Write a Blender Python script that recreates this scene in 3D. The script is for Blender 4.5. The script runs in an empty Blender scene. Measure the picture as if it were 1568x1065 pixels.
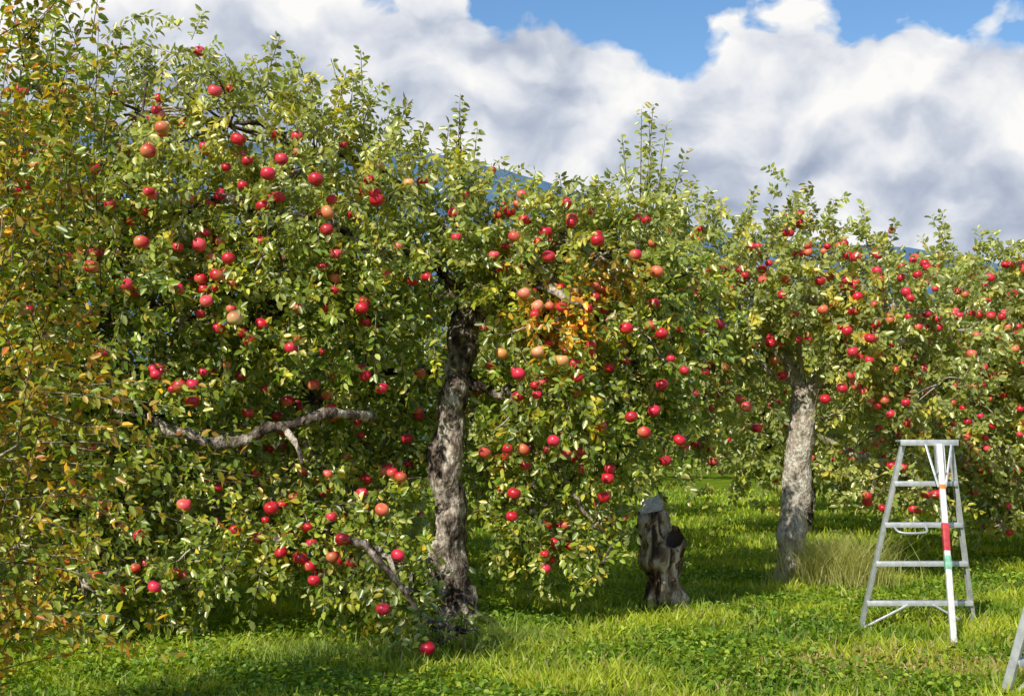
import bpy, math, numpy as np
from mathutils import Vector, noise
rng = np.random.default_rng(7)
scene = bpy.context.scene
COL = scene.collection

# ------------------------------------------------------------------ helpers
def empty(name, loc=(0,0,0), parent=None):
    e = bpy.data.objects.new(name, None); COL.objects.link(e)
    e.location = loc; e.parent = parent; e.empty_display_size = .2
    return e

def mesh_obj(name, V, F, mat, parent=None, col=None, smooth=False):
    V = np.asarray(V, np.float32); F = np.asarray(F, np.int32)
    me = bpy.data.meshes.new(name)
    me.vertices.add(len(V)); me.vertices.foreach_set('co', V.ravel())
    k = F.shape[1]
    me.loops.add(F.size); me.loops.foreach_set('vertex_index', F.ravel())
    me.polygons.add(len(F))
    me.polygons.foreach_set('loop_start', np.arange(0, F.size, k, dtype=np.int32))
    try: me.polygons.foreach_set('loop_total', np.full(len(F), k, np.int32))
    except Exception: pass
    if smooth: me.polygons.foreach_set('use_smooth', np.ones(len(F), bool))
    if col is not None:
        a = me.color_attributes.new('Col', 'FLOAT_COLOR', 'POINT')
        c = np.ones((len(V), 4), np.float32); c[:, :3] = col
        a.data.foreach_set('color', c.ravel())
    me.update(calc_edges=True); me.validate()
    me.materials.append(mat)
    o = bpy.data.objects.new(name, me); COL.objects.link(o); o.parent = parent
    return o

def norm(a): return a/np.maximum(np.linalg.norm(a, axis=-1, keepdims=True), 1e-9)

class Tubes:
    def __init__(s): s.V=[]; s.F=[]; s.n=0
    def add(s, pts, rad, sides=6, rough=0.0, nscale=4.0, cap=True):
        pts=np.asarray(pts,float); rad=np.asarray(rad,float); m=len(pts)
        T=norm(np.gradient(pts,axis=0)); up=np.array([.13,.95,.2]) if abs(T[0,2])>.7 else np.array([0.1,.1,1.])
        A=norm(np.cross(T,up)); B=np.cross(T,A)
        th=np.arange(sides)/sides*2*math.pi
        ring=(A[:,None,:]*np.cos(th)[None,:,None]+B[:,None,:]*np.sin(th)[None,:,None])
        R=np.repeat(rad[:,None],sides,1)
        if rough>0:
            for i in range(m):
                for j in range(sides):
                    p=pts[i]+ring[i,j]*rad[i]
                    q=Vector((p[0]*nscale,p[1]*nscale,p[2]*nscale*.6))
                    R[i,j]*=1+rough*(noise.noise(q)*1.2+.5*noise.noise(q*3.1)+.25*noise.noise(q*8))
        V=pts[:,None,:]+ring*R[...,None]
        V=V.reshape(-1,3); i=np.arange(m-1)[:,None]; j=np.arange(sides)[None,:]
        a=i*sides+j; b=i*sides+(j+1)%sides
        F=np.stack([a,b,b+sides,a+sides],-1).reshape(-1,4)+s.n
        s.V.append(V); s.F.append(F); s.n+=len(V)
    def obj(s,name,mat,parent=None,smooth=True):
        return mesh_obj(name,np.concatenate(s.V),np.concatenate(s.F),mat,parent,smooth=smooth)

def curve(pts, n):
    pts=np.asarray(pts,float)
    if len(pts)==2: t=np.linspace(0,1,n)[:,None]; return pts[0]*(1-t)+pts[1]*t
    P=np.vstack([2*pts[0]-pts[1],pts,2*pts[-1]-pts[-2]]); out=[]
    for u in np.linspace(0,len(pts)-1-1e-6,n):
        i=int(u); t=u-i; a,b,c,d=P[i:i+4]
        out.append(.5*((2*b)+(-a+c)*t+(2*a-5*b+4*c-d)*t*t+(-a+3*b-3*c+d)*t**3))
    return np.array(out)

# ------------------------------------------------------------------ materials
def nmat(name):
    m=bpy.data.materials.new(name); m.use_nodes=True; nt=m.node_tree
    for n in list(nt.nodes): nt.nodes.remove(n)
    out=nt.nodes.new('ShaderNodeOutputMaterial')
    return m,nt,out
def N(nt,t,**kw):
    n=nt.nodes.new(t)
    for k,v in kw.items(): setattr(n,k,v)
    return n
def L(nt,a,b): nt.links.new(a,b)

def leaf_material(name, transl=.3, rough=.38, gloss=.07, under=None):
    m,nt,out=nmat(name)
    at=N(nt,'ShaderNodeAttribute',attribute_name='Col'); col=at.outputs['Color']
    if under:
        geo=N(nt,'ShaderNodeNewGeometry'); mix=N(nt,'ShaderNodeMix',data_type='RGBA')
        mf=N(nt,'ShaderNodeMath',operation='MULTIPLY'); mf.inputs[1].default_value=.45
        L(nt,geo.outputs['Backfacing'],mf.inputs[0]); L(nt,mf.outputs[0],mix.inputs[0])
        L(nt,col,mix.inputs[6]); mix.inputs[7].default_value=(*under,1); col=mix.outputs[2]
    p=N(nt,'ShaderNodeBsdfDiffuse'); L(nt,col,p.inputs[0])
    t=N(nt,'ShaderNodeBsdfTranslucent')
    g=N(nt,'ShaderNodeMix',data_type='RGBA',blend_type='MULTIPLY'); g.inputs[0].default_value=1
    L(nt,at.outputs['Color'],g.inputs[6]); g.inputs[7].default_value=(1.9,1.75,.5,1)
    L(nt,g.outputs[2],t.inputs['Color'])
    ms=N(nt,'ShaderNodeMixShader'); ms.inputs[0].default_value=transl
    L(nt,p.outputs[0],ms.inputs[1]); L(nt,t.outputs[0],ms.inputs[2])
    gl=N(nt,'ShaderNodeBsdfGlossy'); gl.inputs['Roughness'].default_value=rough; gl.inputs['Color'].default_value=(1,.95,.8,1)
    m2=N(nt,'ShaderNodeMixShader'); m2.inputs[0].default_value=gloss
    L(nt,ms.outputs[0],m2.inputs[1]); L(nt,gl.outputs[0],m2.inputs[2]); L(nt,m2.outputs[0],out.inputs[0])
    return m

def bark_material(name,c1,c2,c3,scale=7,dark=(.3,.28,.25)):
    m,nt,out=nmat(name)
    tc=N(nt,'ShaderNodeTexCoord'); mp=N(nt,'ShaderNodeMapping'); mp.inputs['Scale'].default_value=(1,1,.6)
    L(nt,tc.outputs['Object'],mp.inputs[0])
    n1=N(nt,'ShaderNodeTexNoise'); n1.inputs['Scale'].default_value=scale; n1.inputs['Detail'].default_value=6; n1.inputs['Roughness'].default_value=.7
    n2=N(nt,'ShaderNodeTexNoise'); n2.inputs['Scale'].default_value=scale*5; n2.inputs['Detail'].default_value=4
    for n in (n1,n2): L(nt,mp.outputs[0],n.inputs['Vector'])
    r=N(nt,'ShaderNodeValToRGB'); e=r.color_ramp.elements
    e[0].position=.40; e[0].color=(*c1,1); e[1].position=.6; e[1].color=(*c3,1); k=e.new(.5); k.color=(*c2,1)
    L(nt,n1.outputs[0],r.inputs[0])
    mx=N(nt,'ShaderNodeMix',data_type='RGBA',blend_type='MULTIPLY'); mx.inputs[0].default_value=.8
    r2=N(nt,'ShaderNodeValToRGB'); r2.color_ramp.elements[0].position=.36; r2.color_ramp.elements[0].color=(*dark,1); r2.color_ramp.elements[1].position=.55
    L(nt,n2.outputs[0],r2.inputs[0]); L(nt,r.outputs[0],mx.inputs[6]); L(nt,r2.outputs[0],mx.inputs[7])
    p=N(nt,'ShaderNodeBsdfDiffuse'); L(nt,mx.outputs[2],p.inputs[0])
    b=N(nt,'ShaderNodeBump'); b.inputs['Strength'].default_value=1; b.inputs['Distance'].default_value=.05
    L(nt,n2.outputs[0],b.inputs['Height']); L(nt,b.outputs[0],p.inputs['Normal'])
    L(nt,p.outputs[0],out.inputs[0]); return m

def apple_material():
    m,nt,out=nmat('apple_skin')
    at=N(nt,'ShaderNodeAttribute',attribute_name='Col')
    tc=N(nt,'ShaderNodeTexCoord')
    n=N(nt,'ShaderNodeTexNoise'); n.inputs['Scale'].default_value=26; n.inputs['Detail'].default_value=3; L(nt,tc.outputs['Object'],n.inputs['Vector'])
    mr=N(nt,'ShaderNodeMapRange'); mr.inputs[1].default_value=.5; mr.inputs[2].default_value=.8; mr.inputs[4].default_value=.42; L(nt,n.outputs[0],mr.inputs[0])
    mx=N(nt,'ShaderNodeMix',data_type='RGBA'); L(nt,mr.outputs[0],mx.inputs[0]); L(nt,at.outputs['Color'],mx.inputs[6]); mx.inputs[7].default_value=(.78,.19,.15,1)
    p=N(nt,'ShaderNodeBsdfPrincipled'); p.inputs['Roughness'].default_value=.34; L(nt,mx.outputs[2],p.inputs['Base Color'])
    L(nt,p.outputs[0],out.inputs[0]); return m

def plain(name,c,rough=.5,metal=0.0,scuff=.15,scale=20):
    m,nt,out=nmat(name)
    p=N(nt,'ShaderNodeBsdfPrincipled'); p.inputs['Roughness'].default_value=rough; p.inputs['Metallic'].default_value=metal
    tc=N(nt,'ShaderNodeTexCoord'); n=N(nt,'ShaderNodeTexNoise'); n.inputs['Scale'].default_value=scale; n.inputs['Detail'].default_value=6
    L(nt,tc.outputs['Object'],n.inputs['Vector'])
    mx=N(nt,'ShaderNodeMix',data_type='RGBA'); mx.inputs[6].default_value=(*c,1); mx.inputs[7].default_value=(*[k*(1-scuff*3) for k in c],1)
    mr=N(nt,'ShaderNodeMapRange'); mr.inputs[1].default_value=.4; mr.inputs[2].default_value=.75; L(nt,n.outputs[0],mr.inputs[0]); L(nt,mr.outputs[0],mx.inputs[0])
    L(nt,mx.outputs[2],p.inputs['Base Color']); L(nt,p.outputs[0],out.inputs[0]); return m

M_leaf=leaf_material('apple_leaf',transl=.38,under=(.38,.41,.18))
M_leaf_bronze=leaf_material('bronze_leaf',transl=.38,gloss=.05)
M_grass=leaf_material('grass_blade',transl=.38,rough=.5,gloss=.03)
M_bark=bark_material('bark_dark',(.045,.034,.026),(.20,.16,.125),(.62,.54,.44),scale=5)
M_bark2=bark_material('bark_pale',(.34,.285,.22),(.54,.48,.40),(.70,.65,.56),dark=(.5,.46,.42))
M_apple=apple_material()

# ------------------------------------------------------------------ foliage
LEAF=np.array([[0,0,0],[-.25,.28,.07],[-.23,.68,.05],[0,1,-.10],[.23,.68,.05],[.25,.28,.07]])
LEAFF=np.array([[0,3,2,1],[0,5,4,3]])
def build_leaves(P,D,Nn,S,C,narrow=1.0):
    D=norm(D); side=norm(np.cross(D,Nn)); Nn=np.cross(side,D)
    n=len(P); bend=rng.uniform(-.5,1.6,n)
    Vl=[]
    for k in range(6):
        x,y,z=LEAF[k]
        zz=z-bend*.16*y*y
        Vl.append(P+S[:,None]*(x*narrow*side+y*D+zz[:,None]*Nn))
    V=np.stack(Vl,1).reshape(-1,3)
    F=(np.arange(n)[:,None,None]*6+LEAFF[None]).reshape(-1,4)
    return V,F,np.repeat(C,6,0)

LIGHTWARD=np.array([-.25,-.42,.50])      # leaves turn towards the southern sky
def shoots(P0,D0,Ln,droop,K,size,colfn,keep=None,stem_r=.004,spread=1.0,narrow=1.0,tstart=.08):
    M=len(P0); D0=norm(D0)
    t=np.linspace(tstart,1,K)[None,:]+rng.uniform(-.03,.03,(M,K))
    pos=P0[:,None]+D0[:,None]*(Ln[:,None]*t)[...,None]; pos[...,2]-=(droop[:,None]*Ln[:,None]*t**2)
    tan=np.repeat(D0[:,None],K,1).copy(); tan[...,2]-=2*droop[:,None]*t; tan=norm(tan)
    ref=norm(rng.normal(size=(M,1,3))); A=norm(np.cross(tan,ref)); B=np.cross(tan,A)
    ph=(np.arange(K)*2.4)[None,:]+rng.uniform(0,6.28,(M,1))+rng.uniform(-.5,.5,(M,K))
    rad=A*np.cos(ph)[...,None]+B*np.sin(ph)[...,None]
    ld=tan*rng.uniform(.25,.9,(M,K,1))+rad*spread+rng.normal(size=(M,K,3))*.25; ld[...,2]-=rng.uniform(0,.6,(M,K))
    nn=rng.normal(size=(M,K,3))*.5+LIGHTWARD
    S=size*rng.uniform(.6,1.25,(M,K))
    pos=(pos+rad*.012).reshape(-1,3); ld=ld.reshape(-1,3); nn=nn.reshape(-1,3); S=S.ravel()
    tw=np.repeat(rng.normal(size=M),K)
    if keep is not None:
        k=keep(pos); pos,ld,nn,S,tw=pos[k],ld[k],nn[k],S[k],tw[k]
    C=colfn(pos)*(1+.22*np.clip(tw,-2,2))[:,None]     # whole shoots lighter / darker
    C=np.where((tw>1.25)[:,None],C*np.array([1.18,1.0,.7]),C)   # a few yellowing shoots
    V,F,Cc=build_leaves(pos,ld,nn,S,C,narrow)
    ts=np.linspace(0,1,4)[None,:]
    sp=P0[:,None]+D0[:,None]*(Ln[:,None]*ts)[...,None]; sp[...,2]-=droop[:,None]*Ln[:,None]*ts**2
    a=norm(np.cross(D0,norm(rng.normal(size=(M,3))))); b=np.cross(D0,a)
    th=np.arange(3)*2.0944
    ring=a[:,None]*np.cos(th)[None,:,None]+b[:,None]*np.sin(th)[None,:,None]
    rr=stem_r*(1-.7*ts)
    SV=(sp[:,:,None]+ring[:,None]*rr[...,None,None]).reshape(-1,3)
    i=np.arange(3)[:,None]; j=np.arange(3)[None]
    f=np.stack([i*3+j,i*3+(j+1)%3,(i+1)*3+(j+1)%3,(i+1)*3+j],-1).reshape(-1,4)
    SF=(np.arange(M)[:,None,None]*12+f[None]).reshape(-1,4)
    return (V,F,Cc,pos),(SV,SF)

def palette(cols,w,tint=None):
    cols=np.array(cols); w=np.array(w)/sum(w)
    def fn(p):
        i=rng.choice(len(cols),len(p),p=w); c=cols[i]*rng.uniform(.75,1.3,(len(p),1))
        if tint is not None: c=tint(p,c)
        return c
    return fn
GREENS=[(.115,.195,.017),(.215,.305,.028),(.35,.41,.048),(.47,.49,.13),(.62,.49,.05)]

def apple_template(nu=14,nv=10):
    V=[];F=[]
    for i in range(nv+1):
        a=math.pi*i/nv
        r=math.sin(a)*(1+.05*math.cos(a)); z=.90*math.cos(a)
        z-= .32*math.exp(-(a/.42)**2); z+= .2*math.exp(-((math.pi-a)/.38)**2)
        r=max(r,.02)
        for j in range(nu):
            th=2*math.pi*j/nu; V.append((r*math.cos(th),r*math.sin(th),z))
    for i in range(nv):
        for j in range(nu): F.append((i*nu+j,(i+1)*nu+j,(i+1)*nu+(j+1)%nu,i*nu+(j+1)%nu))
    return np.array(V),np.array(F)
AV,AF=apple_template()
def build_apples(name,P,R,C,parent):
    n=len(P); Vs=[];Cs=[]
    for p,r,c in zip(P,R,C):
        ax=norm(rng.normal(size=3)*.25+np.array([0,0,1.])); x=norm(np.cross(ax,[.3,.8,.1])); y=np.cross(ax,x)
        v=AV*r; Vs.append(p+v[:,:1]*x+v[:,1:2]*y+v[:,2:]*ax)
        blush=norm(rng.normal(size=3)*1.0+np.array([-.8,-.8,.6])); d=(AV@blush); k=np.clip(.85+.6*d,.0,1)[:,None]
        base=np.array([.60,.28,.10]) if rng.random()<.3 else np.array([.42,.02,.03])
        Cs.append(base*(1-k)+np.array(c)*k)
    V=np.concatenate(Vs); F=(np.arange(n)[:,None,None]*len(AV)+AF[None]).reshape(-1,4)
    mesh_obj(name,V,F,M_apple,parent,np.concatenate(Cs),smooth=True)
    tb=Tubes()
    for p,r in zip(P,R): tb.add([p+[0,0,r*.5],p+[rng.uniform(-.01,.01),.01,r*.5+.05]],[.003,.003],3)
    tb.obj(name+'_stalks',M_bark,parent)

def seg_dist(p2,a,b):
    ab=b-a; t=np.clip(((p2-a)@ab)/(ab@ab),0,1); return np.linalg.norm(p2-(a+t[:,None]*ab),axis=1)
def keeper(paths):
    """paths: list of (polyline, radius): leaves pruned away on the open side of these limbs"""
    def f(pos):
        ok=np.ones(len(pos),bool)
        for pl,r in paths:
            pl=np.asarray(pl,float); d=np.full(len(pos),9.)
            for a,b in zip(pl[:-1],pl[1:]): d=np.minimum(d,seg_dist(pos[:,[0,2]],a[[0,2]],b[[0,2]]))
            ok&=~((d<r)&(pos[:,1]<pl[:,1].mean()+.1)&(rng.random(len(pos))<.94))
        ok&=pos[:,2]>.04
        return ok
    return f

REDS=[(.62,.010,.035),(.74,.026,.075),(.50,.007,.022),(.80,.08,.11),(.78,.18,.09),(.74,.36,.12)]
RW=[.33,.31,.19,.09,.05,.03]
def apple_tree(name,trunk,trad,clumps,dens,leaf,colfn,bark,napples=0,apple_list=(),paths=(),sprouts=(),K=20,
               apple_r=.05,extra_limbs=(),tw_len=(.22,.5),stem=True,thin_above=9.0,gnarl=.26):
    root=empty(name,tuple(trunk[0])); inv=-np.array(trunk[0],float)
    wood=Tubes()
    tp=curve(trunk,70); tr=np.interp(np.linspace(0,1,70),np.linspace(0,1,len(trad)),trad)
    tr=tr*(1+.4*np.exp(-np.linspace(0,1,70)*16))
    wood.add(tp+inv,tr,30,rough=gnarl,nscale=6)
    top=np.array(trunk[-1],float)
    tube_pts=[top]
    P0=[];D0=[]
    for (x,y,z,r) in clumps:
        c=np.array([x,y,z])
        src=tp[int(len(tp)*.72)] if z<top[2]-.6 else top
        best=min(tube_pts,key=lambda q:np.linalg.norm(q-c)+.35*np.linalg.norm(q-top))
        s=best if np.linalg.norm(best-c)<np.linalg.norm(src-c)*.8 else src
        dd=np.linalg.norm(c-s); mid=(s+c)/2+np.array([rng.uniform(-.15,.15),rng.uniform(-.1,.15),.12*dd+rng.uniform(-.1,.15)])
        cv=curve([s,mid,c],12); cv[1:-1]+=rng.normal(size=(10,3))*.02
        r0=.03+.018*dd if s is best else .07
        wood.add(cv+inv,np.linspace(r0,.018,12),7,rough=.1)
        tube_pts+= [cv[6],cv[-1]]
        n=int(dens*r*r*10*(.68 if z>thin_above else 1))
        u=norm(rng.normal(size=(n,3))); rr=rng.uniform(.25,1,n)**.45
        nz=np.array([noise.noise(Vector((a[0]*1.7+x*3,a[1]*1.7+y,a[2]*1.7+z*2))) for a in u])
        p=c+u*(r*rr*(1+.9*nz))[:,None]*np.array([1.12,.95,.95])
        d=u*.55+rng.normal(size=(n,3))*.55; d[:,2]+=np.where(rng.random(n)<.5,.45,-.15)
        p-=norm(d)*.15
        P0.append(p); D0.append(d)
        for q in p[:max(3,n//9)]:
            m=(c+q)/2+rng.normal(size=3)*.06
            wood.add(curve([c,m,q],6)+inv,np.linspace(.016,.005,6),4)
    P0=np.concatenate(P0); D0=np.concatenate(D0)
    ok=P0[:,2]>.1; P0=P0[ok];D0=D0[ok];n=len(P0)
    for pl,rad in extra_limbs:
        m=len(pl)*8; wood.add(curve(pl,m)+inv,np.interp(np.linspace(0,1,m),np.linspace(0,1,len(rad)),rad),12,rough=.5,nscale=10)
    keep=keeper(paths)
    lf,st=shoots(P0,D0,rng.uniform(*tw_len,n),rng.uniform(.05,.45,n),K,leaf,colfn,keep)
    Vs,Fs,Cs,pos=[lf[0]],[lf[1]],[lf[2]],lf[3]
    SV,SF=[st[0]],[st[1]]
    nl=len(lf[0]); ns=len(st[0])
    if len(sprouts):
        sp=np.array(sprouts,float)
        D=np.stack([sp[:,3],sp[:,4],np.ones(len(sp))],1)
        lf2,st2=shoots(sp[:,:3],D,sp[:,5],np.full(len(sp),.02),36,leaf*1.05,colfn,None,stem_r=.009,spread=.9,tstart=.1)
        Vs.append(lf2[0]);Fs.append(lf2[1]+nl);Cs.append(lf2[2]); SV.append(st2[0]);SF.append(st2[1]+ns)
    mesh_obj('leaves',np.concatenate(Vs)+inv,np.concatenate(Fs),M_leaf,root,np.concatenate(Cs))
    if stem: mesh_obj('twigs',np.concatenate(SV)+inv,np.concatenate(SF),bark,root)
    wood.obj('trunk_and_limbs',bark,root)
    A=[];R=[];C=[]
    def snap(x,z,w=.11):
        m=(abs(pos[:,0]-x)<w)&(abs(pos[:,2]-z)<w)
        if m.sum()<4: return None
        return np.percentile(pos[m,1],4)
    for it in apple_list:
        x,z=it[0],it[1]; y=snap(x,z)
        if y is None: continue
        A.append([x,y-.06,z]); R.append(apple_r*rng.uniform(1.05,1.25)); C.append(it[2] if len(it)>2 else REDS[rng.choice(6,p=RW)])
    for k in range(napples):
        p=pos[rng.integers(len(pos))].copy()
        if p[2]<.5: continue
        for q in range(rng.choice([1,1,1,2,3])):      # singles, pairs and small bunches
            if q: p=p+rng.normal(size=3)*[.13,.06,.12]
            y=snap(p[0],p[2],.08)
            if y is None: continue
            yy=(y-.01+abs(rng.normal())*.16) if rng.random()<.8 else p[1]
            c=np.array([p[0],yy,p[2]])
            if A and min(np.linalg.norm(np.array(A[-40:])-c,axis=1))<apple_r*2: continue
            if keep(c[None])[0]:
                A.append(list(c)); R.append(apple_r*rng.uniform(.75,1.1)); C.append(REDS[rng.choice(6,p=RW)])
    if A: build_apples('apples',np.array(A)+inv,R,C,root)
    return root

def auto_clumps(cx,cy,z0,z1,R,n,seed,r=(.55,.85)):
    g=np.random.default_rng(seed); out=[]
    for i in range(n):
        u=(i+.5)/n; z=z0+(z1-z0)*u; w=math.sin(math.pi*min(1,.22+.78*u))**.5 if u>.35 else .9
        a=i*2.4+g.uniform(-.4,.4); rad=R*w*g.uniform(.45,1)
        out.append((cx+rad*math.cos(a),cy+rad*math.sin(a)*.85,z+g.uniform(-.15,.15),g.uniform(*r)))
    return out

# ------------------------------------------------------------------ TREE 1 (main)
def tint1(p,c):
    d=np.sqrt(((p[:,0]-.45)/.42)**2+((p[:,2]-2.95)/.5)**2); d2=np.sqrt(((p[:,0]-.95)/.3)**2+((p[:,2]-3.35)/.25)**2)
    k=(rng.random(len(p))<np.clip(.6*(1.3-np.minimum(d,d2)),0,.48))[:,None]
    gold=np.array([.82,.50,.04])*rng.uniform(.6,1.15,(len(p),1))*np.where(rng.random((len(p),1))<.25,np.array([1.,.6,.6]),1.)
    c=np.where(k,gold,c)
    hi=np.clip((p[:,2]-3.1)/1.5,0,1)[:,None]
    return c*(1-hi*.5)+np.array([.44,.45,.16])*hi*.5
trunk1=[(-.48,12,-.05),(-.54,12,.35),(-.63,12,.75),(-.60,12,1.15),(-.66,12,1.55),(-.58,12,1.9),(-.59,12,2.2),(-.48,12,2.55),(-.47,12,2.85),(-.40,12.1,3.15)]
c1=[(-1.1,12,4.3,.75),(-.35,12.2,3.9,.7),(-1.9,11.8,4.5,.8),(-2.7,11.6,4.8,.8),(-3.5,11.5,4.9,.85),
 (-1.4,11.4,3.6,.75),(-2.2,11.1,3.8,.75),(-3.0,11.0,3.9,.75),(-3.8,10.9,3.8,.85),(-.7,11.9,3.5,.55),
 (-1.3,11.6,2.9,.65),(-2.1,11.2,3.0,.7),(-2.9,11,2.9,.7),(-3.7,10.9,2.8,.8),
 (-1.1,12.6,2.3,.65),(-1.9,12.1,2.2,.7),(-2.8,11.4,2.2,.6),(-3.6,11.2,2.0,.7),(-1.4,12.7,1.6,.6),
 (-2.3,11.8,1.2,.65),(-1.5,11.8,1.2,.55),(-1.55,11.2,.95,.42),(-2.9,11.5,1.2,.65),(-3.7,11.2,1.2,.7),(-2.1,11.2,.9,.45),(-2.6,10.9,.75,.4),
 (-.70,10.5,.28,.32),(-.88,10.8,.5,.36),(-1.12,11.1,.75,.40),(-.45,10.55,.2,.24),(-1.5,11.0,.5,.3),
 (.2,11.8,3.5,.65),(.85,12,3.6,.7),(.3,11.5,2.9,.55),(.95,11.8,2.95,.6),(.45,11.6,2.3,.5),(1.05,12,2.35,.5),
 (.2,12.1,1.75,.42),(.5,12.1,1.3,.4),(.82,12.1,.95,.30),(1.45,12.2,3.3,.65),(1.5,12.3,2.5,.5),(1.05,12.2,1.75,.42),
 (.5,12.3,3.9,.5),(1.15,12.4,3.85,.5),(1.5,12.4,2.05,.30),(0.0,12.5,2.4,.45),(0.1,13.0,1.5,.5),(.3,12.8,.95,.35),
 (-.05,12.1,1.25,.36),(.0,11.9,2.1,.38),(.25,12.0,.85,.30),(.85,11.9,.6,.20),(.55,11.95,.75,.28),(.05,12.3,.6,.28)]
limb1=[(-1.3,11.6,2.02),(-1.62,11.0,2.04),(-1.95,10.9,1.93),(-2.15,10.8,1.90),(-2.35,10.8,1.80),(-2.62,10.7,1.79),(-2.80,10.7,1.88),(-2.95,10.7,1.88),(-3.1,10.7,1.99),(-3.45,10.7,2.06)]
limb1b=[(-2.0,10.85,1.92),(-1.88,10.75,1.78),(-1.80,10.7,1.60)]
limb1c=[(-.45,12,2.9),(-.1,11.7,3.15),(.25,11.5,3.25),(.7,11.3,3.0)]
ap1=[(-1.61,3.79),(-1.60,3.62),(-3.03,4.20),(-2.62,4.0),(-3.09,3.45),(-2.71,3.21),(-2.63,3.0),(-2.86,3.09),(-2.52,3.21),(-2.43,3.36),(-2.71,3.49),
 (-1.33,2.97),(-2.08,2.17),(-2.13,1.90),(-2.79,2.26),(-3.89,1.42),(-2.88,1.24),(-1.47,.95),(-1.71,.60),(-.98,.82),(-1.03,1.47),(-2.13,1.21),(-.68,.14),(-1.08,.40),
 (-1.23,3.98),(-1.70,4.06),(-2.08,4.07),(-1.97,4.20),(-2.34,2.83,(.8,.6,.25)),(-1.19,2.28),(-3.23,3.10),(-3.44,3.22),(-1.85,.78),(-1.77,.71),(-2.0,.84),(-1.56,.80),
 (-1.16,1.19),(-3.05,4.52),(-2.46,4.5),(-2.63,4.89),(-3.95,4.87),(-3.48,4.89),(.02,3.67),(.32,3.77),(.56,3.88),(.78,3.63),(1.17,3.56),
 (.11,3.14,(.85,.3,.16)),(.34,3.49),(.23,3.03,(.85,.3,.16)),(.06,2.4),(.23,2.6,(.88,.42,.2)),(.45,2.52,(.88,.47,.18)),(-.1,2.62,(.88,.42,.1)),(1.05,2.83),(1.34,3.36),(1.40,2.8),
 (.11,1.72),(-.26,1.69),(.37,1.8),(.02,1.31),(.9,1.45),(.87,1.27),(1.09,2.02),(1.36,2.09),(1.21,1.88),(1.56,1.81),(1.49,1.61),(1.42,2.33)]
spr1=[(-.55,12.2,4.3,.03,0,1.0),(-.50,12.2,4.3,-.03,0,.85),(-.42,12.2,4.2,.1,0,.75),(-1.45,11.9,4.9,-.05,0,.75),(-1.6,11.9,4.9,.1,0,.5),(-1.9,11.8,4.9,-.3,0,.7),(-2.4,11.6,5.1,.3,0,.6),
 (1.3,12.4,4.1,.02,0,1.1),(1.35,12.4,4.1,.08,0,1.15),(1.45,12.4,4.1,.14,0,.95),(1.55,12.4,4.0,.3,0,.8),(1.2,12.4,4.1,-.1,0,.8),(1.3,12.5,4.1,.2,0,.7),(1.4,12.4,4.2,.0,0,.95)]
g=np.random.default_rng(3)
for i in range(26):
    x=g.uniform(-4.2,1.0); spr1.append((x,12+g.uniform(-.5,.3),np.interp(x,[-4.2,-2.5,-1,0,1.3],[5.0,5.0,4.6,4.0,3.9]),g.uniform(-.6,.6),g.uniform(-.3,.3),g.uniform(.25,.6)))
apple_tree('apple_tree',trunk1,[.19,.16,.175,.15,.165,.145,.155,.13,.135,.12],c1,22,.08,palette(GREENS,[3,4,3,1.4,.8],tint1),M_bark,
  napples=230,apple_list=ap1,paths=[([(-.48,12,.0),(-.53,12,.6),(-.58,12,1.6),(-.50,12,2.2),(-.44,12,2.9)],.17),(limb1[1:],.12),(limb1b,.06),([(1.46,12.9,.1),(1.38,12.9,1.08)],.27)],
  sprouts=spr1,extra_limbs=[(limb1,[.045,.05,.045,.055,.045,.055,.04,.045,.03,.02]),(limb1b,[.03,.025,.015]),(limb1c,[.09,.06,.05,.03])],apple_r=.055,thin_above=4.2,gnarl=.40)

# ------------------------------------------------------------------ LEFT TREE
gL=auto_clumps(-5.2,11.3,.6,4.9,1.8,20,5)
gL+=[(-4.3,10.7,.9,.6),(-3.6,10.5,.6,.45),(-2.9,10.9,.5,.36),(-4.4,10.6,2.0,.7),(-4.3,10.6,3.2,.7),(-4.4,11,4.4,.7),(-4.0,10.9,1.5,.6)]
sprL=[(g.uniform(-5.6,-3.4),11+g.uniform(-.5,.5),5.0,g.uniform(-.3,.3),0,g.uniform(.4,.9)) for i in range(16)]
apple_tree('apple_tree',[(-5.2,11.4,-.05),(-5.25,11.4,.8),(-5.1,11.4,1.7)],[.17,.15,.13],gL,18,.082,palette(GREENS,[3,4,3,1,.8]),M_bark,napples=70,sprouts=sprL,apple_r=.055,thin_above=4.2)

# ------------------------------------------------------------------ TREE 2
c2=[(2.2,15.5,4.3,.7),(3.0,15.6,4.2,.75),(3.9,15.5,4.1,.7),(4.8,15.7,3.85,.65),(2.0,14.9,3.6,.75),(2.8,14.9,3.6,.7),(3.6,14.9,3.5,.65),(4.4,14.8,3.4,.7),(5.2,15.2,3.2,.65),
 (1.9,15.2,2.6,.6),(2.5,15.3,2.7,.5),(3.2,15.7,2.95,.5),(4.35,15.1,2.5,.55),(5.1,15,2.4,.6),(1.9,15.4,1.95,.4),(2.5,15.7,2.05,.35),(4.3,15.6,1.65,.4),(5.0,15.5,1.4,.5),(5.1,15.4,.95,.25),(1.3,15.3,3.2,.65),(1.2,15.5,2.3,.5),(1.2,15.6,4.0,.55),
 (4.0,14.9,2.75,.38),(4.5,15.5,1.15,.3)]
ap2=[(2.43,3.16),(2.11,3.51),(2.8,2.21),(3.33,2.6),(3.89,3.07),(3.66,3.34),(3.4,2.37),(3.24,2.79),(3.06,2.96),(3.03,1.96),(3.95,2.83),(4.12,2.98),(3.89,2.42),(3.75,2.3),(2.54,1.54)]
spr2=[]
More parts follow.
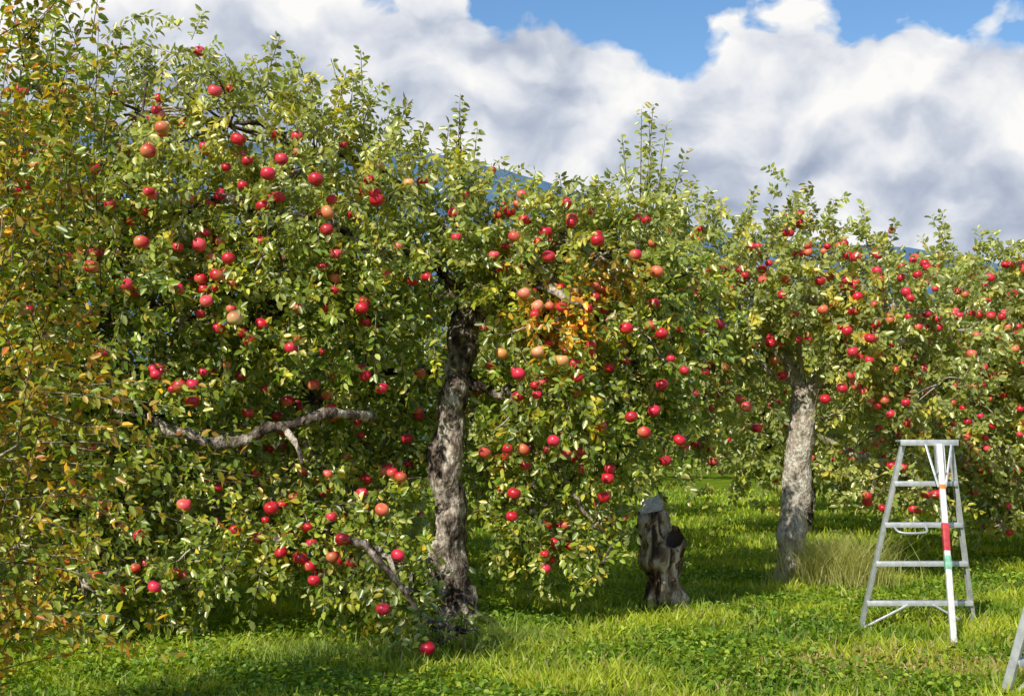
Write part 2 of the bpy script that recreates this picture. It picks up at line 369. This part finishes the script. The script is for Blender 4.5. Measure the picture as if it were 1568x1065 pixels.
for i in range(15):
    x=g.uniform(1.4,5.2); spr2.append((x,15.5+g.uniform(-.4,.4),np.interp(x,[1.4,2.5,3.9,5.2],[4.3,4.6,4.4,4.0]),g.uniform(-.6,.6),0,g.uniform(.3,.8)))
def tint2(p,c): return c*.62+np.array([.42,.43,.17])*.38
trunk2=[(3.46,15.5,-.05),(3.48,15.5,.5),(3.54,15.5,1.2),(3.62,15.5,1.9),(3.66,15.5,2.45)]
apple_tree('apple_tree',trunk2,[.20,.175,.17,.17,.16],c2,18,.09,palette(GREENS,[3,4,3,1.5,.6],tint2),M_bark2,napples=200,apple_list=ap2,
  paths=[([(3.3,15.5,0),(3.42,15.5,1.2),(3.55,15.5,2.35)],.26)],sprouts=spr2,apple_r=.06,thin_above=4.05,
  extra_limbs=[([(3.66,15.5,2.3),(3.95,15.2,2.75),(4.3,15.0,2.9),(4.7,14.7,3.0)],[.1,.08,.06,.03]),([(3.66,15.5,2.3),(3.4,15.4,2.8),(2.9,15.2,3.2)],[.1,.07,.05])])

# ------------------------------------------------------------------ TREE 3 (right)
c3=auto_clumps(7.8,19,1.2,4.4,2.1,20,9)+[(6.0,18.2,3.8,.65),(5.9,18.3,2.8,.7),(6.6,17.9,3.4,.8),(6.6,17.9,2.4,.7),(7.4,17.8,3.0,.8),(6.4,18,1.5,.6),(7.2,18,1.2,.6),(5.8,18.6,1.7,.5),(8.2,18,3.8,.8),(8.2,18,2,.8),(6.9,18,4.2,.6),(7.6,18,.9,.5),(6.8,18,.95,.4)]
ap3=[(6.9,3.82),(7.01,3.57),(6.39,3.53),(6.66,3.54),(6.36,3.17),(5.59,3.06),(6.26,2.23),(6.1,2.26),(6.92,4.16),(7.45,4.26)]
spr3=[(g.uniform(5.6,9),19+g.uniform(-.6,.4),4.4,g.uniform(-.6,.6),0,g.uniform(.4,1.0)) for i in range(18)]
apple_tree('apple_tree',[(8.9,19,-.05),(8.8,19,.8),(8.6,19,1.9)],[.19,.17,.15],c3,13,.105,palette(GREENS,[3,4,3,1.5,.6],tint2),M_bark2,napples=200,apple_list=ap3,sprouts=spr3,apple_r=.06,thin_above=3.9)

# ------------------------------------------------------------------ background orchard rows
bgs=[(-3.2,17,5.6),(.4,19.5,5.2),(-8.2,15,5.5),(5.6,24,4.7),(9.8,25,4.9),(-3.5,25,5.8),(13,22,5.0),(1.9,29,4.8),(7.6,32,4.9),(13.5,32,5.0)]
for i,(x,y,h) in enumerate(bgs):
    far=y>20
    spr=[(x+g.uniform(-1.8,1.8),y+g.uniform(-.6,.6),h-.7,g.uniform(-.5,.5),0,g.uniform(.4,.9)) for k in range(6)]
    apple_tree('apple_tree',[(x,y,-.05),(x+.05,y,.9),(x-.05,y,1.9)],[.18,.16,.14],auto_clumps(x,y,1.0 if far else .9,h-.6,2.1,16,30+i,(.7,.95)),
       6 if far else 8,.155 if far else .135,palette(GREENS,[4,4,2,1,.3],tint2),M_bark,napples=60 if y<26 else 25,sprouts=spr,K=14,apple_r=.058,stem=False)

# distant tree mass
gd=np.random.default_rng(12); n=14000
x=gd.uniform(-75,90,n); yb=np.where(gd.random(n)<.5,58,84)+gd.uniform(-2.5,2.5,n)
z=.9+gd.random(n)**.8*(3.2+.9*np.sin(x*.9+yb)+.5*np.sin(x*2.3))
P=np.stack([x,yb,z],1); D=gd.normal(size=(n,3)); Nn=gd.normal(size=(n,3))*.7+[0,-.4,.6]
V,F,C=build_leaves(P,D,Nn,gd.uniform(.45,.9,n),palette(GREENS,[4,4,2,1,.2])(P))
mesh_obj('distant_tree_row',V,F,M_leaf,None,C)

# ------------------------------------------------------------------ near left bronze-leaved tree
root=empty('young_fruit_tree',(-3.3,6.6,0)); inv=np.array([3.3,-6.6,0])
BR=[(.36,.31,.03),(.46,.27,.03),(.25,.30,.03),(.58,.38,.06),(.16,.24,.025),(.46,.15,.03)]
tb=Tubes(); tb.add(curve([(-3.3,6.6,-.05),(-3.25,6.6,1.2),(-3.1,6.55,2.6),(-3.0,6.5,4.0)],30)+inv,np.linspace(.09,.02,30),12,rough=.15)
ps=[];ds=[];ln=[];dr=[]
for i in range(520):
    z=g.uniform(.4,4.2); w=np.interp(z,[.4,2,2.6,4.2],[.45,.62,.75,.7])
    if z>3.1 and g.random()<.55: continue
    ps.append((-3.0+g.uniform(-.7,w),6.5+g.uniform(-.5,.5),z)); up=g.uniform(.3,1.3)
    ds.append((g.uniform(-.5,.7),g.uniform(-.4,.4),up)); ln.append(g.uniform(.3,.75)); dr.append(g.uniform(0,.3))
nb=len(ps)
arch=[((-2.7,6.3,1.95),(1,0,.15),1.5,.22),((-2.7,6.4,1.85),(1,0,.08),1.65,.12),((-2.6,6.2,1.5),(1,.1,.1),.9,.3),((-2.7,6.5,2.3),(1,0,.2),1.0,.45),
      ((-2.8,6.3,1.2),(1,0,.05),.95,.25),((-2.8,6.3,.85),(1,0,.35),1.15,.3),((-2.7,6.2,1.1),(1,0,-.3),.8,.1),((-2.6,6.4,1.75),(1,0,-.15),.9,.1),((-2.7,6.4,1.6),(1,.1,.1),1.5,.2),
      ((-2.6,6.4,2.1),(1,.1,.0),.8,.3),((-2.7,6.4,.7),(1,.1,.3),.9,.2),((-2.8,6.4,1.35),(1,.1,.25),.9,.3),((-2.5,6.4,1.95),(1,.1,-.15),.9,.1),((-2.7,6.4,1.75),(1,.1,-.05),1.3,.06)]
for p,d,l,r in arch:
    for q in range(3):
        ps.append(tuple(np.array(p)+g.normal(size=3)*.05));ds.append(tuple(np.array(d)+g.normal(size=3)*.09));ln.append(l*g.uniform(.6,1));dr.append(r)
for i in range(22):
    ps.append((g.uniform(-2.9,-2.15),6.5+g.uniform(-.3,.3),g.uniform(2.6,3.5))); ds.append((g.uniform(-.15,.15),0,1)); ln.append(g.uniform(.6,1.1)); dr.append(0)
lf,st=shoots(np.array(ps),np.array(ds,float),np.array(ln),np.array(dr),28,.06,palette(BR,[3,1.5,4,1,3,.4]),None,stem_r=.004,spread=.8,narrow=.9)
mesh_obj('leaves',lf[0]+inv,lf[1],M_leaf_bronze,root,lf[2]); mesh_obj('twigs',st[0]+inv,st[1],M_bark,root)
for i in range(0,nb,12):
    q=np.array(ps[i]); s=np.array([-3.1,6.55,max(.5,q[2]-.5)]); tb.add(curve([s,(s+q)/2+[0,0,.08],q],6)+inv,np.linspace(.018,.006,6),5)
tb.obj('trunk_and_limbs',M_bark,root)

# ------------------------------------------------------------------ ground + grass
m,nt,out=nmat('meadow_soil')
tc=N(nt,'ShaderNodeTexCoord')
n1=N(nt,'ShaderNodeTexNoise'); n1.inputs['Scale'].default_value=.7; n1.inputs['Detail'].default_value=4
n2=N(nt,'ShaderNodeTexNoise'); n2.inputs['Scale'].default_value=14; n2.inputs['Detail'].default_value=5
for n in (n1,n2): L(nt,tc.outputs['Object'],n.inputs['Vector'])
r=N(nt,'ShaderNodeValToRGB'); e=r.color_ramp.elements; e[0].position=.33; e[0].color=(.09,.14,.015,1); e[1].position=.68; e[1].color=(.26,.34,.03,1); L(nt,n2.outputs[0],r.inputs[0])
r1=N(nt,'ShaderNodeValToRGB'); r1.color_ramp.elements[0].position=.4; r1.color_ramp.elements[0].color=(.6,.7,.6,1); r1.color_ramp.elements[1].position=.65; r1.color_ramp.elements[1].color=(1.15,1.05,.9,1); L(nt,n1.outputs[0],r1.inputs[0])
mx=N(nt,'ShaderNodeMix',data_type='RGBA',blend_type='MULTIPLY'); mx.inputs[0].default_value=1; L(nt,r.outputs[0],mx.inputs[6]); L(nt,r1.outputs[0],mx.inputs[7])
p=N(nt,'ShaderNodeBsdfDiffuse'); L(nt,mx.outputs[2],p.inputs[0])
b=N(nt,'ShaderNodeBump'); b.inputs['Strength'].default_value=1; b.inputs['Distance'].default_value=.06; L(nt,n2.outputs[0],b.inputs['Height']); L(nt,b.outputs[0],p.inputs['Normal']); L(nt,p.outputs[0],out.inputs[0])
S=6000
mesh_obj('ground',np.array([[-S,-S,0],[S,-S,0],[S,S,0],[-S,S,0]]),np.array([[0,1,2,3]]),m)

def nz2(x,y,s,o=0):
    return np.sin(x*s*1.3+o+1.7*np.sin(y*s*.9+o))*.5+np.sin(y*s*1.7+2.1*np.sin(x*s*.8+1.3+o))*.5
def dry(x,y): return np.exp(-(((x-3.0)/1.1)**2+((y-9.9)/.55)**2))
def blades(x,y,h,w,le):
    n=len(x); a=rng.uniform(0,6.28,n); la=rng.uniform(0,6.28,n)
    s=np.stack([np.cos(a),np.sin(a),0*a],1)*w[:,None]; lean=np.stack([np.cos(la)*le,np.sin(la)*le,0*a],1)
    b=np.stack([x,y,0*x],1); up=np.array([0,0,1.])
    m=b+lean*.3+up*(h*.6)[:,None]; t=b+lean+up*h[:,None]
    V=np.stack([b-s,b+s,m-s*.8,m+s*.8,t-s*.12,t+s*.12],1).reshape(-1,3)
    return V,(np.arange(n)[:,None,None]*6+np.array([[0,1,3,2],[2,3,5,4]])[None]).reshape(-1,4)
def grass(n,y0,y1,pw):
    y=y0+(y1-y0)*rng.random(n)**pw; x=rng.uniform(-1,1,n)*(y*.45+1.2)+.3
    f=nz2(x,y,1.6)+.6*nz2(x,y,4.3,2)
    h=(.055+.035*rng.random(n))*(1+.6*f)+.07*(rng.random(n)<.1); h=np.clip(h,.025,.2)*(1-.55*dry(x,y))
    w=.004+.00055*y*rng.uniform(.7,1.3,n)
    V,F=blades(x,y,h,w,rng.uniform(.1,.9,n)*h)
    q=np.clip(.45+.8*f,0,1)[:,None]
    c=np.array([.12,.22,.014])*(1-q)+np.array([.39,.46,.035])*q
    c=c*rng.uniform(.7,1.3,(n,1)); d=(rng.random(n)<.04+.6*dry(x,y))[:,None]; c=np.where(d,np.array([.55,.43,.2])*rng.uniform(.6,1.1,(n,1)),c)
    return V,F,np.repeat(c,6,0)
a1=grass(160000,7.6,19,1.35); a2=grass(50000,19,46,1.5)
mesh_obj('grass',np.concatenate([a1[0],a2[0]]),np.concatenate([a1[1],a2[1]+len(a1[0])]),M_grass,None,np.concatenate([a1[2],a2[2]]))
n=85000; y=7.6+12*rng.random(n)**1.4; x=rng.uniform(-1,1,n)*(y*.45+1.1)+.3
f=nz2(x,y,1.1,4)+.5*nz2(x,y,3.1,1)+.5*(x<0); k=(f+rng.normal(size=n)*.35>.15)&(rng.random(n)>.9*dry(x,y)); x,y,f=x[k],y[k],f[k]; n=len(x)
P=np.stack([x,y,rng.uniform(.03,.1,n)*(1+.6*np.clip(f,0,1))],1); D=rng.normal(size=(n,3)); D[:,2]*=.4; Nn=rng.normal(size=(n,3))*.4+[0,0,1]
V,F,C=build_leaves(P,D,Nn,rng.uniform(.03,.065,n),palette([(.10,.20,.015),(.20,.32,.024),(.38,.47,.05)],[2.5,3,1.5])(P),1.35)
mesh_obj('clover',V,F,M_grass,None,C)

def tuft(name,cx,cy,R,n,h,c):
    x=cx+rng.normal(size=n)*R; y=cy+rng.normal(size=n)*R*.6; hh=h*rng.uniform(.5,1.1,n)
    V,F=blades(x,y,hh,np.full(n,.004),rng.uniform(.2,1.0,n)*hh)
    mesh_obj(name,V,F,M_grass,None,np.repeat(np.array(c)*rng.uniform(.6,1.3,(n,1)),6,0))
tuft('tall_grass_tuft',3.98,15.2,.28,1700,.66,(.44,.45,.15))
tuft('tall_grass_tuft',-.1,10.9,.35,500,.22,(.34,.44,.09))
tuft('tall_grass_tuft',-1.8,10.2,.4,500,.2,(.34,.44,.09))
tuft('tall_grass_tuft',-.4,11.75,.2,300,.2,(.28,.42,.06))
tuft('tall_grass_tuft',1.55,13.25,.3,260,.18,(.28,.40,.06))
tuft('tall_grass_tuft',3.5,15.3,.2,260,.25,(.38,.44,.12))

# ------------------------------------------------------------------ stump
m,nt,out=nmat('stump_wood')
tc=N(nt,'ShaderNodeTexCoord'); mp=N(nt,'ShaderNodeMapping'); mp.inputs['Scale'].default_value=(1,1,.3); L(nt,tc.outputs['Object'],mp.inputs[0])
n1=N(nt,'ShaderNodeTexNoise'); n1.inputs['Scale'].default_value=9; n1.inputs['Detail'].default_value=7; n1.inputs['Distortion'].default_value=.9; L(nt,mp.outputs[0],n1.inputs['Vector'])
n2=N(nt,'ShaderNodeTexNoise'); n2.inputs['Scale'].default_value=45; n2.inputs['Detail'].default_value=6; L(nt,mp.outputs[0],n2.inputs['Vector'])
r=N(nt,'ShaderNodeValToRGB'); e=r.color_ramp.elements; e[0].position=.40; e[0].color=(.07,.05,.038,1); e[1].position=.62; e[1].color=(.78,.66,.50,1); k=e.new(.5); k.color=(.36,.24,.15,1); L(nt,n1.outputs[0],r.inputs[0])
p=N(nt,'ShaderNodeBsdfDiffuse')
mx=N(nt,'ShaderNodeMix',data_type='RGBA',blend_type='MULTIPLY'); mx.inputs[0].default_value=.5; L(nt,r.outputs[0],mx.inputs[6]); L(nt,n2.outputs[0],mx.inputs[7])
L(nt,mx.outputs[2],p.inputs[0])
b=N(nt,'ShaderNodeBump'); b.inputs['Strength'].default_value=1; b.inputs['Distance'].default_value=.05; L(nt,n1.outputs[0],b.inputs['Height']); L(nt,b.outputs[0],p.inputs['Normal']); L(nt,p.outputs[0],out.inputs[0])
M_stump=m; M_cut=plain('cut_wood',(.82,.70,.52),.8,0,.15,30); M_hole=plain('hollow_wood',(.05,.035,.025),.9)
sx,sy=1.57,13.4; rs=empty('tree_stump',(sx,sy,0))
def capped(name,pts,rad,mat,capmat,sides=34,tilt=None,rough=.36,inset=False):
    tb=Tubes(); n=46; c=curve(pts,n); rr=np.interp(np.linspace(0,1,n),np.linspace(0,1,len(rad)),rad); tb.add(c,rr,sides,rough=rough,nscale=8)
    V=np.concatenate(tb.V); F=np.concatenate(tb.F)
    top=V[-sides:]
    if tilt is not None:
        top[:,2]+=(top[:,0]-top[:,0].mean())*tilt+(top[:,1]-top[:,1].mean())*.8+np.array([noise.noise(Vector((a[0]*25,a[1]*25,3)))*.06 for a in top]); V[-sides:]=top
    mesh_obj(name,V,F,mat,rs,smooth=True)
    cen=top.mean(0); i=np.arange(sides); ax=norm(c[-1]-c[-2])
    inner=cen+(top-cen)*.72+(-ax*.05 if inset else 0); core=np.repeat((cen+(-ax*.09 if inset else ax*.004))[None],sides,0)+(top-cen)*.02
    VV=np.concatenate([top,inner,core]); FF=np.concatenate([np.stack([i,(i+1)%sides,(i+1)%sides+sides,i+sides],1),np.stack([i+sides,(i+1)%sides+sides,(i+1)%sides+2*sides,i+2*sides],1)])
    mesh_obj(name+'_cut_face',VV,FF,capmat,rs)
capped('stump_body',[(.08,0,-.05),(.06,0,.25),(.01,0,.55),(-.05,0,.85),(-.09,0,1.06)],[.22,.19,.195,.18,.145],M_stump,M_cut,tilt=.5)
capped('stump_knot',[(.03,.0,.42),(.10,-.05,.60),(.14,-.11,.72),(.15,-.17,.77)],[.12,.15,.125,.10],M_stump,M_hole,tilt=0,inset=True)

# ------------------------------------------------------------------ ladders
M_al=plain('aluminium',(.60,.62,.63),.42,.45,.1); M_wh=plain('worn_white_paint',(.72,.72,.70),.5,0,.08)
M_or=plain('orange_tape',(.75,.22,.02)); M_rd=plain('red_tape',(.6,.05,.06)); M_gr=plain('green_tape',(.25,.55,.38)); M_rub=plain('rubber_foot',(.06,.06,.06),.8)
def beam(name,a,b,w,d,mat,parent,side=(1,0,0),bev=.004):
    a=np.array(a,float);b=np.array(b,float);t=norm(b-a);s=norm(np.array(side,float)-t*np.dot(side,t));u=np.cross(t,s)
    V=[p+i*s*w/2+j*u*d/2 for p in (a,b) for i,j in ((-1,-1),(1,-1),(1,1),(-1,1))]
    F=[[0,3,2,1],[4,5,6,7],[0,1,5,4],[1,2,6,5],[2,3,7,6],[3,0,4,7]]
    o=mesh_obj(name,np.array(V),np.array(F),mat,parent); md=o.modifiers.new('b','BEVEL'); md.width=bev; md.segments=2; return o
def ladder(name,loc,rot=0):
    r=empty(name,loc); r.rotation_euler=(0,0,rot)
    FL=np.array([-.56,.3,0]);FR=np.array([.56,.3,0]);TL=np.array([-.235,-.1,1.78]);TR=np.array([.235,-.1,1.78])
    def rail(z,side):
        t=z/1.78; return (FL if side<0 else FR)*(1-t)+(TL if side<0 else TR)*t
    for sd,nm in ((-1,'rail_left'),(1,'rail_right')):
        a=rail(.0,sd);b=rail(1.78,sd)
        beam(nm+'_web',a,b,.012,.062,M_al,r)
        for k,o in enumerate((-.0285,.0285)):
            off=np.array([-sd*.018,o,0]); beam(nm+'_flange_%d'%k,a+off,b+off,.03,.006,M_al,r,bev=.001)
        beam(nm+'_foot',a+[0,0,-.005],a+(b-a)*.02,.05,.075,M_rub,r)
    for i,z in enumerate((.27,.65,1.02,1.41)):
        a=rail(z,-1);b=rail(z,1); beam('step_%d'%(i+1),a+[.007,0,0],b-[.007,0,0],.075,.03,M_al,r,side=(0,1,0))
        beam('step_lip_%d'%(i+1),a+[.007,-.042,-.01],b+[-.007,-.042,-.01],.008,.045,M_al,r,side=(0,1,0),bev=.002)
    beam('top_platform',(-.27,-.1,1.8),(.27,-.1,1.8),.16,.022,M_al,r,side=(0,1,0))
    beam('top_front_lip',(-.27,-.183,1.785),(.27,-.183,1.785),.006,.055,M_al,r,side=(0,1,0),bev=.001)
    for sd in (-1,1):
        beam('base_strut',rail(.03,sd)+[-sd*.03,-.045,0],np.array([sd*.12,.19,.25]),.03,.02,M_al,r,side=(0,1,0))
    pf=np.array([-.045,-.82,0.]);pt=np.array([.08,-.20,1.77]); d=pt-pf
    def pp(z): return pf+d*(z/1.77)
    beam('pole',pp(0.02),pp(1.77),.052,.04,M_wh,r)
    beam('pole_foot',pp(-.0),pp(.05),.064,.052,M_rub,r)
    for nm,z0,z1,mt in (('tape_orange',1.36,1.40,M_or),('tape_red',.82,1.06,M_rd),('tape_green',.66,.78,M_gr)):
        beam(nm,pp(z0),pp(z1),.057,.045,mt,r)
    for sd in (-1,1):
        beam('hinge_bracket',np.array([.08+.12*sd,-.19,1.77]),pp(1.38)+[sd*.032,.0,0],.022,.008,M_al,r)
        beam('hinge_plate',pp(1.5)+[sd*.036,0,0],pp(1.76)+[sd*.036,0,0],.006,.07,M_al,r,bev=.001)
    tb=Tubes(); tb.add(curve([(-.3,-.02,1.0),(-.27,-.09,.955),(-.15,-.11,.945),(-.02,-.09,.955),(.0,-.02,1.0)],20),np.full(20,.011),8); tb.obj('spreader_handle',M_al,r)
    return r
ladder('tripod_ladder',(3.88,11.7,0))
ladder('tripod_ladder',(4.03,8.85,0),math.radians(38))

# ------------------------------------------------------------------ mountain
m,nt,out=nmat('hazy_mountain_forest')
tc=N(nt,'ShaderNodeTexCoord'); n1=N(nt,'ShaderNodeTexNoise'); n1.inputs['Scale'].default_value=.012; n1.inputs['Detail'].default_value=9; L(nt,tc.outputs['Object'],n1.inputs['Vector'])
r=N(nt,'ShaderNodeValToRGB'); e=r.color_ramp.elements; e[0].position=.35; e[0].color=(.07,.13,.22,1); e[1].position=.7; e[1].color=(.11,.19,.27,1); L(nt,n1.outputs[0],r.inputs[0])  # blue distance haze is painted into the slope colours
p=N(nt,'ShaderNodeBsdfDiffuse'); L(nt,r.outputs[0],p.inputs[0]); L(nt,p.outputs[0],out.inputs[0])
na,nr=240,30; az=np.radians(np.linspace(-75,75,na)); V=[]
for j in range(nr):
    v=j/(nr-1); dist=1500+1700*v
    for i in range(na):
        A=math.degrees(az[i]); el=np.interp(A,[-75,-40,-22,-10,-5.5,-2.5,1.5,6,18,30,75],[5,10,13.2,13.4,13.9,13.2,11.8,10.0,8.6,6.5,3])
        h=3200*math.tan(math.radians(el))*v**1.25
        xx=dist*math.sin(az[i]); yy=dist*math.cos(az[i])
        h*=1+.07*noise.fractal(Vector((xx*.0016,yy*.0016,0)),1,2,5)+.10*(1-v)*noise.noise(Vector((xx*.004,yy*.002,2)))
        V.append((xx,yy,h-2))
i=np.arange(na-1)[None];j=np.arange(nr-1)[:,None]; a=j*na+i
F=np.stack([a,a+1,a+1+na,a+na],-1).reshape(-1,4)
mesh_obj('mountain',np.array(V),F,m,smooth=True)

# ------------------------------------------------------------------ light + sky
sun_dir=Vector((-.44,-.83,.74)).normalized()
el=math.asin(sun_dir.z); rot=math.atan2(sun_dir.x,sun_dir.y)
sl=bpy.data.lights.new('sun','SUN'); sl.energy=5.0; sl.angle=math.radians(.5); sl.color=(1,.95,.84)
so=bpy.data.objects.new('sun',sl); COL.objects.link(so); so.rotation_euler=sun_dir.to_track_quat('Z','Y').to_euler(); so.location=(-10,-10,20)

w=bpy.data.worlds.new('World'); scene.world=w; w.use_nodes=True; nt=w.node_tree
for n in list(nt.nodes): nt.nodes.remove(n)
out=nt.nodes.new('ShaderNodeOutputWorld')
sky=N(nt,'ShaderNodeTexSky',sky_type='NISHITA'); sky.sun_disc=False; sky.sun_elevation=el; sky.sun_rotation=rot; sky.air_density=1.0; sky.dust_density=.2; sky.ozone_density=1.5
hs=N(nt,'ShaderNodeHueSaturation'); hs.inputs['Saturation'].default_value=1.2; L(nt,sky.outputs[0],hs.inputs['Color'])
bg=N(nt,'ShaderNodeBackground'); bg.inputs[1].default_value=.15; L(nt,hs.outputs[0],bg.inputs[0])
def MA(op,a,b=None,c=None,clamp=False):
    n=N(nt,'ShaderNodeMath',operation=op); n.use_clamp=clamp
    for i,v in enumerate((a,b,c)):
        if v is None: continue
        if isinstance(v,(int,float)): n.inputs[i].default_value=v
        else: L(nt,v,n.inputs[i])
    return n.outputs[0]
tc=N(nt,'ShaderNodeTexCoord'); sp=N(nt,'ShaderNodeSeparateXYZ'); L(nt,tc.outputs['Generated'],sp.inputs[0])
azn=MA('ARCTAN2',sp.outputs[0],sp.outputs[1]); eln=MA('ARCSINE',sp.outputs[2])
u=MA('MULTIPLY_ADD',azn,1/math.radians(50),.5,True)
fc=N(nt,'ShaderNodeFloatCurve'); cv=fc.mapping.curves[0]
pts=[(0,.85),(.30,.80),(.42,.74),(.48,.69),(.53,.695),(.56,.64),(.585,.605),(.63,.615),(.67,.64),(.72,.665),(.77,.665),(.81,.62),(.86,.615),(.93,.61),(1,.61)]
cv.points[0].location=pts[0]; cv.points[1].location=pts[-1]
for q in pts[1:-1]: cv.points.new(*q)
fc.mapping.update(); L(nt,u,fc.inputs['Value'])
edge=MA('MULTIPLY',fc.outputs[0],math.radians(30))
# lightly domain-warped cellular puffs for cumulus heads
wn=N(nt,'ShaderNodeTexNoise'); wn.inputs['Scale'].default_value=12; wn.inputs['Detail'].default_value=4; L(nt,tc.outputs['Generated'],wn.inputs['Vector'])
wv=N(nt,'ShaderNodeVectorMath',operation='MULTIPLY_ADD'); L(nt,wn.outputs['Color'],wv.inputs[0]); wv.inputs[1].default_value=(.06,.06,.06); L(nt,tc.outputs['Generated'],wv.inputs[2])
def cn(off,scale,detail):
    mp=N(nt,'ShaderNodeMapping'); mp.inputs['Location'].default_value=off; mp.inputs['Scale'].default_value=(1,1,1.35); L(nt,wv.outputs[0],mp.inputs[0])
    n=N(nt,'ShaderNodeTexNoise'); n.inputs['Scale'].default_value=scale; n.inputs['Detail'].default_value=detail; n.inputs['Roughness'].default_value=.5
    L(nt,mp.outputs[0],n.inputs['Vector']); return n.outputs[0],mp.outputs[0]
def puff(off):
    nn,mp=cn(off,10,5)
    v=N(nt,'ShaderNodeTexVoronoi',feature='F1'); v.inputs['Scale'].default_value=16; L(nt,mp,v.inputs['Vector'])
    return MA('MULTIPLY_ADD',v.outputs['Distance'],-.24,MA('ADD',nn,.12))
h0=puff((0,0,0)); h1=puff((.010,.003,-.022)); low=cn((3.1,1.2,.4),4.5,3)[0]
relief=MA('SUBTRACT',h0,h1)
e2=MA('MULTIPLY_ADD',MA('SUBTRACT',h0,.5),.22,edge)
depth=MA('SUBTRACT',e2,eln)
mask=MA('MULTIPLY',depth,60,None,True)
br=MA('MULTIPLY_ADD',relief,2.1,.61)
br=MA('ADD',br,MA('MULTIPLY',MA('SUBTRACT',low,.5),2.2))
br=MA('ADD',br,MA('MULTIPLY',MA('SUBTRACT',1,MA('MULTIPLY',depth,7,None,True)),.36))
rp=N(nt,'ShaderNodeValToRGB'); e=rp.color_ramp.elements; e[0].position=.2; e[0].color=(.36,.42,.55,1); e[1].position=1.0; e[1].color=(.98,.97,.95,1)
k=e.new(.5); k.color=(.56,.61,.71,1); k=e.new(.75); k.color=(.79,.81,.86,1); L(nt,br,rp.inputs[0])
bc=N(nt,'ShaderNodeBackground'); L(nt,rp.outputs[0],bc.inputs[0])
ms=N(nt,'ShaderNodeMixShader'); L(nt,mask,ms.inputs[0]); L(nt,bg.outputs[0],ms.inputs[1]); L(nt,bc.outputs[0],ms.inputs[2]); L(nt,ms.outputs[0],out.inputs[0])

# ------------------------------------------------------------------ camera
cam=bpy.data.cameras.new('camera'); co=bpy.data.objects.new('camera',cam); COL.objects.link(co)
cam.sensor_width=36; cam.lens=43.45; cam.clip_end=20000; cam.clip_start=.1
co.location=(0,0,1.8); co.rotation_euler=(math.radians(90+4.3),0,0)
scene.camera=co
scene.view_settings.view_transform='Standard'; scene.view_settings.look='None'; scene.view_settings.exposure=0
